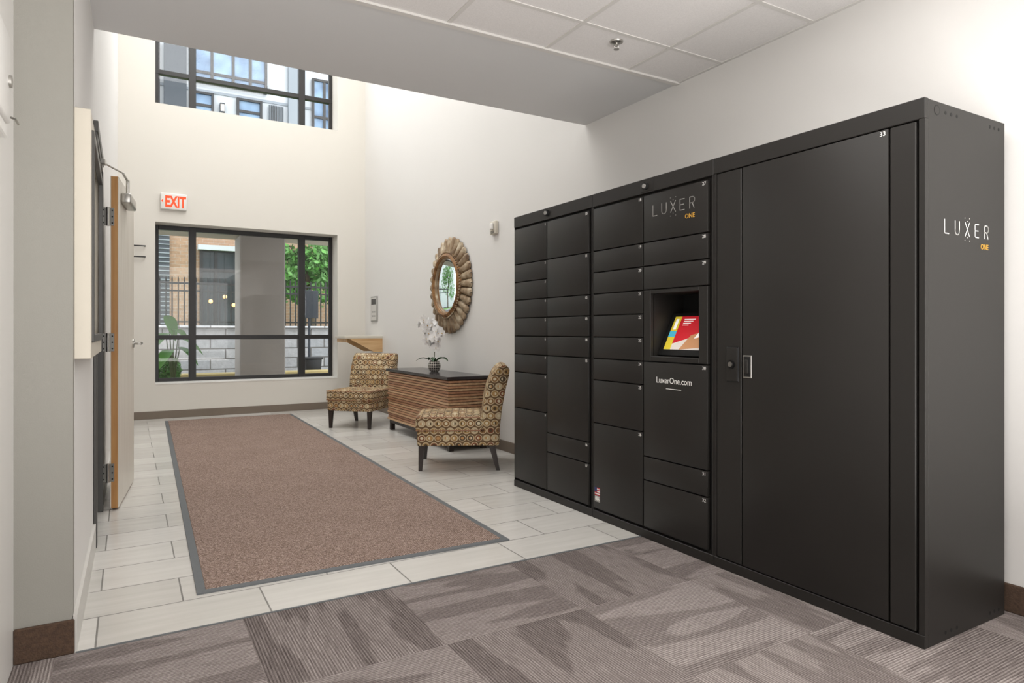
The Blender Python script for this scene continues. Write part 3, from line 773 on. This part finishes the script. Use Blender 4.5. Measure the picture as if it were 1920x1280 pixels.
m_panel = paint('facade_white_panel', '#b9bcbf', .7, var=.03, nscale=.5, bump=.02)
m_panelg = paint('facade_grey_panel', '#868c92', .7, var=.03, nscale=.5, bump=.02)
m_dclad = paint('dark_cladding', '#3b4046', .7, var=.05, bump=0)
h = H('facade_glass'); h.col(h.ramp(h.noise(h.tex('Object'), 1.2, 2), [(.35, '#2f4d6e'), (.65, '#7b97b1')])); h.rough(.12); h.b.inputs['Specular IOR Level'].default_value = .8; m_fglass = h.mat
m_shop = paint('shop_dark_glass', '#2c3336', .2, var=.3, nscale=1.5, bump=0)
m_pillar = paint('concrete_pillar', '#9a938c', .8, var=.08, nscale=2.5, bump=.15, bscale=40)
m_canopy = paint('canopy_soffit', '#b3a999', .8, var=.03, bump=0)
m_curb = paint('yellow_curb', '#b8a672', .7, var=.1, nscale=6, bump=.1)
m_leaf1 = paint('tree_leaf', '#548040', .6, var=.45, nscale=5, bump=0)
m_leaf2 = paint('big_leaf', '#5a9440', .5, var=.25, nscale=8, bump=0)
m_leaf3 = paint('plant_leaf', '#47802c', .5, var=.25, nscale=8, bump=0)
m_bark = paint('bark', '#54463a', .9, var=.3, nscale=20, bump=.5)

build('courtyard_ground', MB().box((-8, 10.2, -.1), (16, 26, .25)), [m_ground], label='grey paved courtyard ground outside the window', cat='ground')
build('retaining_wall', MB().box((-8, 14.0, .25), (16, 14.5, 1.17), 0).box((-8, 13.95, 1.17), (16, 14.5, 1.25), 0, .02), [m_stone], label='rough grey stone block retaining wall', cat='wall')
build('lawn', MB().box((-8, 14.53, .25), (16, 21.6, 1.245)), [m_grass], label='green grass strip above the stone wall', cat='grass', kind='stuff')
build('curb', MB().box((-4, 12.5, .25), (12, 12.7, .41), 0, .02), [m_curb], label='yellow painted curb', cat='curb')
build('concrete_pillar', MB().box((1.573, 11.5, .25), (2.287, 12.1, 2.72), 0, .015), [m_pillar], origin=(1.93, 11.8, .25), label='square grey concrete pillar outside the window', cat='pillar')
build('canopy', MB().box((-3, 10.2, 2.72), (9, 12.2, 3.0), 0, .01), [m_canopy], label='flat beige canopy over the outside walkway', cat='canopy')
# fence
FE = empty('iron_fence', (2.5, 14.9, 1.25), 0, 'black iron picket fence above the stone wall', 'fence')
oFe = (2.5, 14.9, 1.25)
for za, zb in ((2.10, 2.14), (1.95, 1.98), (1.32, 1.35)):
    build('rail', MB().box((-1, 14.88, za), (7, 14.92, zb)), [m_iron], parent=FE, origin=oFe)
pk = build('picket', MB().box((-.012, -.012, .0), (.012, .012, .97)).prism([(-.009, -.009, .97), (.009, -.009, .97), (.009, .009, .97), (-.009, .009, .97)], (0, 0, .03)), [m_iron], parent=FE)
pk.location = (-2.4, 0, 0)
for k in range(1, 52):
    c = pk.copy(); COL.objects.link(c); c.parent = FE; c.location = (-2.4+k*.11, 0, 0)
for k in range(4):
    q = build('post', MB().box((-.03, -.03, 0), (.03, .03, 1.05), 0, .004), [m_iron], parent=FE); q.location = (-2.0+k*1.8, .0, 0)

# building across
oB2 = (3, 22, .25)
BL = empty('apartment_building', oB2, 0, 'apartment building with brick ground floor, pale panels and blue-tinted windows', 'building')
mb = MB().box((-6, 22, .25), (14, 24, 5.2), 0).box((-6, 22, 5.2), (14, 24, 14), 1).box((-.6, 21.9, .25), (1.05, 22, 5.0), 2).box((-6, 21.9, .25), (-.6, 22, 5.0), 1)
mb.box((-6, 21.95, 5.1), (14, 22.0, 5.3), 3).box((4.45, 21.85, 5.3), (4.95, 22, 14), 3).box((0.9, 21.85, 5.3), (1.5, 22, 14), 2)
mb.box((-6, 21.97, 8.42), (14, 22, 8.5), 3).box((-6, 21.97, 11.4), (14, 22, 11.5), 3)
for k in range(30): mb.box((-.6, 21.88, 1.1+k*.13), (1.05, 21.9, 1.13+k*.13), 3)
build('facade', mb, [m_brick, m_panel, m_dclad, m_panelg], parent=BL, origin=oB2)
def fwin(x0, x1, z0, z1, mx=(), mz=(), gm=None):
    mb = MB().box((x0, 21.93, z0), (x1, 21.99, z1), 1)
    w = .05
    mb.box((x0-w, 21.86, z0-w), (x0+w*.4, 21.99, z1+w)).box((x1-w*.4, 21.86, z0-w), (x1+w, 21.99, z1+w)).box((x0+w*.4, 21.87, z0-w), (x1-w*.4, 21.99, z0+w*.4)).box((x0+w*.4, 21.87, z1-w*.4), (x1-w*.4, 21.99, z1+w))
    for m in mx: mb.box((m-.04, 21.88, z0), (m+.04, 21.99, z1))
    for m in mz: mb.box((x0, 21.89, m-.04), (x1, 21.99, m+.04))
    build('facade_window', mb, [m_frame, gm or m_fglass], parent=BL, origin=oB2)
fwin(1.65, 3.75, 8.72, 9.75, (2.2, 2.8, 3.3), (9.0,))
fwin(2.95, 3.6, 7.3, 8.35, (), (8.0,))
fwin(1.65, 2.2, 7.3, 8.35, (), (8.0,))
fwin(5.25, 6.0, 7.5, 9.4, (5.6,), (8.2, 8.8))
fwin(-.6, .75, 7.5, 9.6, (.1,), (8.3,))
fwin(1.65, 3.75, 10.4, 12.6, (2.3, 3.0), (11.2,))
fwin(5.2, 6.4, 10.6, 12.6, (5.8,), (11.2,))
fwin(6.9, 8.4, 7.5, 9.6, (7.6,), (8.3,))
mb = MB().box((3.85, 21.9, 7.6), (4.3, 21.95, 8.35), 0)
for k in range(9): mb.box((3.87+k*.05, 21.87, 7.62), (3.885+k*.05, 21.9, 8.33), 1)
build('vent_grille', mb, [m_panelg, m_frame], parent=BL, origin=oB2)
build('wall_lantern', MB().box((2.42, 21.85, 7.85), (2.56, 22, 8.15), 0, .01).box((2.44, 21.84, 7.9), (2.54, 21.86, 8.1), 1), [m_dclad, emis('lantern_glow', '#fff1d8', 1.0)], parent=BL, origin=oB2)
# shopfront
mb = MB().box((1.9, 21.9, .26), (4.0, 21.98, 3.6), 1)
for m in (1.9, 2.3, 2.95, 3.5, 4.0): mb.box((m-.04, 21.85, .26), (m+.04, 21.98, 3.6), 0)
for m in (1.3, 3.0, 3.6): mb.box((1.9, 21.86, m-.04), (4.0, 21.98, m+.04), 0)
mb.box((1.8, 21.7, 3.6), (4.1, 21.98, 3.75), 2)
sf = build('shopfront', mb, [m_frame, m_shop, m_panel], parent=BL, origin=oB2, label='dark glazed shopfront with pale lintel')
for (x, z) in ((2.15, 2.05), (2.55, 2.2), (2.8, 1.95)):
    build('globe_lamp', MB().sphere((x, 21.78, z), .06, 0, 2).tube([(x, 21.78, z), (x, 21.78, 3.6)], .006, 1, 6), [emis('warm_globe', '#ffc070', 2.5), m_iron], parent=sf, origin=oB2, label='warm glowing globe pendant lamp')

# trees
def tree(name, x, y, z, R, Hh, n, seed, label):
    random.seed(seed)
    o = (x, y, z); T = empty(name, o, 0, label, 'tree')
    mb = MB(); pts = [(x+random.uniform(-.05, .05)*i, y, z+Hh*.8*i/6) for i in range(7)]
    pts[1] = (x, y, pts[1][2])
    mb.tube(pts, [.09-.01*i for i in range(7)], 0, 8)
    for k in range(6):
        a = random.uniform(0, 2*pi); b = Vector(pts[3+k % 3]); mb.tube([b, b+Vector((math.cos(a)*R*.5, math.sin(a)*R*.5, R*.5))], [.035, .012], 0, 6)
    build('trunk', mb, [m_bark], parent=T, origin=o)
    mb = MB(); cl = [(Vector((x, y, z+Hh*.6))+Vector((random.uniform(-1, 1)*R*.6, random.uniform(-1, 1)*R*.6, random.uniform(-.9, .9)*Hh*.42)), random.uniform(.3, .4)*R) for _ in range(26)]
    for k in range(n):
        c, r = random.choice(cl); d = Vector((random.gauss(0, 1), random.gauss(0, 1), random.gauss(0, 1))).normalized()*r*random.uniform(.5, 1)
        p = c+d; p.z = max(p.z, z+.15); u = Vector((random.gauss(0, 1), random.gauss(0, 1), random.gauss(0, 1))).normalized(); w = u.cross(Vector((random.gauss(0, 1), random.gauss(0, 1), random.gauss(0, 1)))).normalized()
        s_ = random.uniform(.05, .1)
        mb.add([p-u*s_, p+w*s_*.5, p+u*s_, p-w*s_*.5], [(0, 1, 2, 3)], random.choice((0, 0, 1)))
    build('foliage', mb, [m_leaf1, m_leaf2], parent=T, origin=o)
tree('tree', 3.95, 16.7, 1.25, 1.05, 3.6, 8000, 2, 'leafy green tree behind the iron fence')
tree('tree', 5.6, 19.2, 1.25, 1.2, 3.4, 7000, 9, 'leafy green tree beside another behind the fence')
tree('tree', -2.4, 18.0, 1.25, 1.3, 3.6, 2200, 15, 'sparse green tree in front of the pale facade')
# large-leaf plant just outside the window
oLp = (.56, 10.75, .25)
LP = empty('elephant_ear_plant', oLp, 0, 'large-leaved green plant just outside the window', 'plant')
random.seed(21)
def bigleaf(mb, c, dr, L, W, tilt):
    dr = Vector(dr).normalized(); sd = Vector((0, 0, 1)).cross(dr).normalized(); n = 8; vs = []; fs = []
    for i in range(n+1):
        t = i/n; ww = W*(math.sin(pi*t)**.7)*(1-.45*t) if 0 < t < 1 else .002
        p = Vector(c)+dr*(L*t)+Vector((0, 0, -tilt*t*t*L))
        vs += [p-sd*ww+Vector((0, 0, ww*.3)), p, p+sd*ww+Vector((0, 0, ww*.3))]
    for i in range(n):
        for k in range(2): fs.append((i*3+k, i*3+k+1, i*3+k+4, i*3+k+3))
    mb.add(vs, fs, 1)
for k, (px, pz, dr, L, W) in enumerate(((.50, 1.34, (.25, -.5, -.5), .30, .12), (.62, 1.04, (1, -.6, .02), .42, .12), (.46, 1.10, (-.6, -.7, -.2), .32, .13), (.64, .90, (.9, -.7, -.2), .34, .11), (.50, .86, (-.5, -.9, -.2), .32, .12), (.56, 1.16, (.6, -.7, .1), .30, .10))):
    mb = MB(); top = Vector((px, 10.75-.05*k, pz)); mb.tube([(.56, 10.75, .25), ((.56+px)/2, 10.75, .25+(pz-.25)*.6), top], [.014, .01, .006], 0, 6)
    bigleaf(mb, top-Vector(dr).normalized()*.05, dr, L, W, .6)
    build('leaf', mb, [m_stem, m_leaf3], parent=LP, origin=oLp, label='broad heart-shaped green leaf')
random.seed(30)
mb = MB()
for k in range(1500):
    d = Vector((random.gauss(0, 1), random.gauss(0, 1), random.gauss(0, 1))).normalized()*random.uniform(.6, 1)
    p = Vector((.50+d.x*.22, 11.45+d.y*.22, .52+d.z*.26)); u = Vector((random.gauss(0, 1), random.gauss(0, 1), random.gauss(0, 1))).normalized(); w = u.orthogonal().normalized(); s_ = .03
    mb.add([p-u*s_, p+w*s_*.5, p+u*s_, p-w*s_*.5], [(0, 1, 2, 3)], random.choice((0, 1)))
mb.tube([(.5, 11.45, .25), (.5, 11.45, .6)], .02, 2, 6)
build('shrub', mb, [m_leaf1, m_leaf2, m_bark], origin=(.5, 11.45, .25), label='small dense green shrub outside the window', cat='shrub')
# sign post & bin outside
oG = (3.1, 13.3, .25)
G = empty('sign_post', oG, 0, 'grey sign panel on a slim post outside', 'sign')
build('post', MB().tube([(3.1, 13.3, .25), (3.1, 13.3, 1.98)], .025, 0, 8), [m_dclad], parent=G, origin=oG)
build('sign_panel', MB().box((2.93, 13.25, 1.4), (3.27, 13.275, 1.95), 0, .004), [m_dclad], parent=G, origin=oG)
build('planter_box', MB().prism([(2.95, 12.8, .25), (3.2, 12.8, .25), (3.23, 12.8, .62), (2.92, 12.8, .62)], (0, .3, 0), 0, .01).box((2.9, 12.78, .60), (3.25, 13.12, .64), 0, .005), [m_iron], origin=(3.08, 12.95, .25), label='black tapered bin beside the curb', cat='bin')

# ------------------------------------------------------------------ lights
def area(name, loc, rot, sx, sy, power, c):
    l = bpy.data.lights.new(name, 'AREA'); l.shape = 'RECTANGLE'; l.size = sx; l.size_y = sy; l.energy = power; l.color = lin(c)[:3]
    o = bpy.data.objects.new(name, l); o.location = loc; o.rotation_euler = rot; COL.objects.link(o); return o
area('atrium_light', (1.45, 7.0, 6.35), (0, 0, 0), 2.2, 4.6, 190, '#fefdfb')
area('lobby_light', (1.5, .6, 2.70), (0, 0, 0), 2.0, 3.2, 50, '#fffdfa')
area('rear_fill', (1.0, -2.8, 1.6), (math.radians(90), 0, 0), 3.5, 2.2, 72, '#fdfdfd')  # added fill light behind the camera; that wall has no window
area('ceiling_fill', (1.1, -.6, .35), (math.radians(180), 0, 0), 2.6, 2.2, 132, '#fffdfa')  # added fill aimed upward to brighten the ceiling, no real fixture
sun = bpy.data.lights.new('sun', 'SUN'); sun.energy = 1.2; sun.angle = math.radians(20); sun.color = (1, .96, .9)
so = bpy.data.objects.new('sun', sun); so.rotation_euler = (math.radians(48), 0, math.radians(20)); so.location = (0, 0, 20); COL.objects.link(so)
w = bpy.data.worlds.new('world'); scene.world = w; w.use_nodes = True
nt = w.node_tree; bg = nt.nodes['Background']; bg.inputs[0].default_value = (.88, .94, 1, 1); bg.inputs[1].default_value = 3.1

# ------------------------------------------------------------------ camera
cam = bpy.data.cameras.new('camera'); cam.sensor_width = 36; cam.lens = 1230/1920*36; cam.shift_y = -19/1920; cam.clip_start = .02
co_ = bpy.data.objects.new('camera', cam); co_.location = (0, 0, 1.14); co_.rotation_euler = (math.radians(90), 0, -math.atan(719/1230))
COL.objects.link(co_); scene.camera = co_
scene.view_settings.view_transform = 'Standard'
scene.view_settings.exposure = 0.0
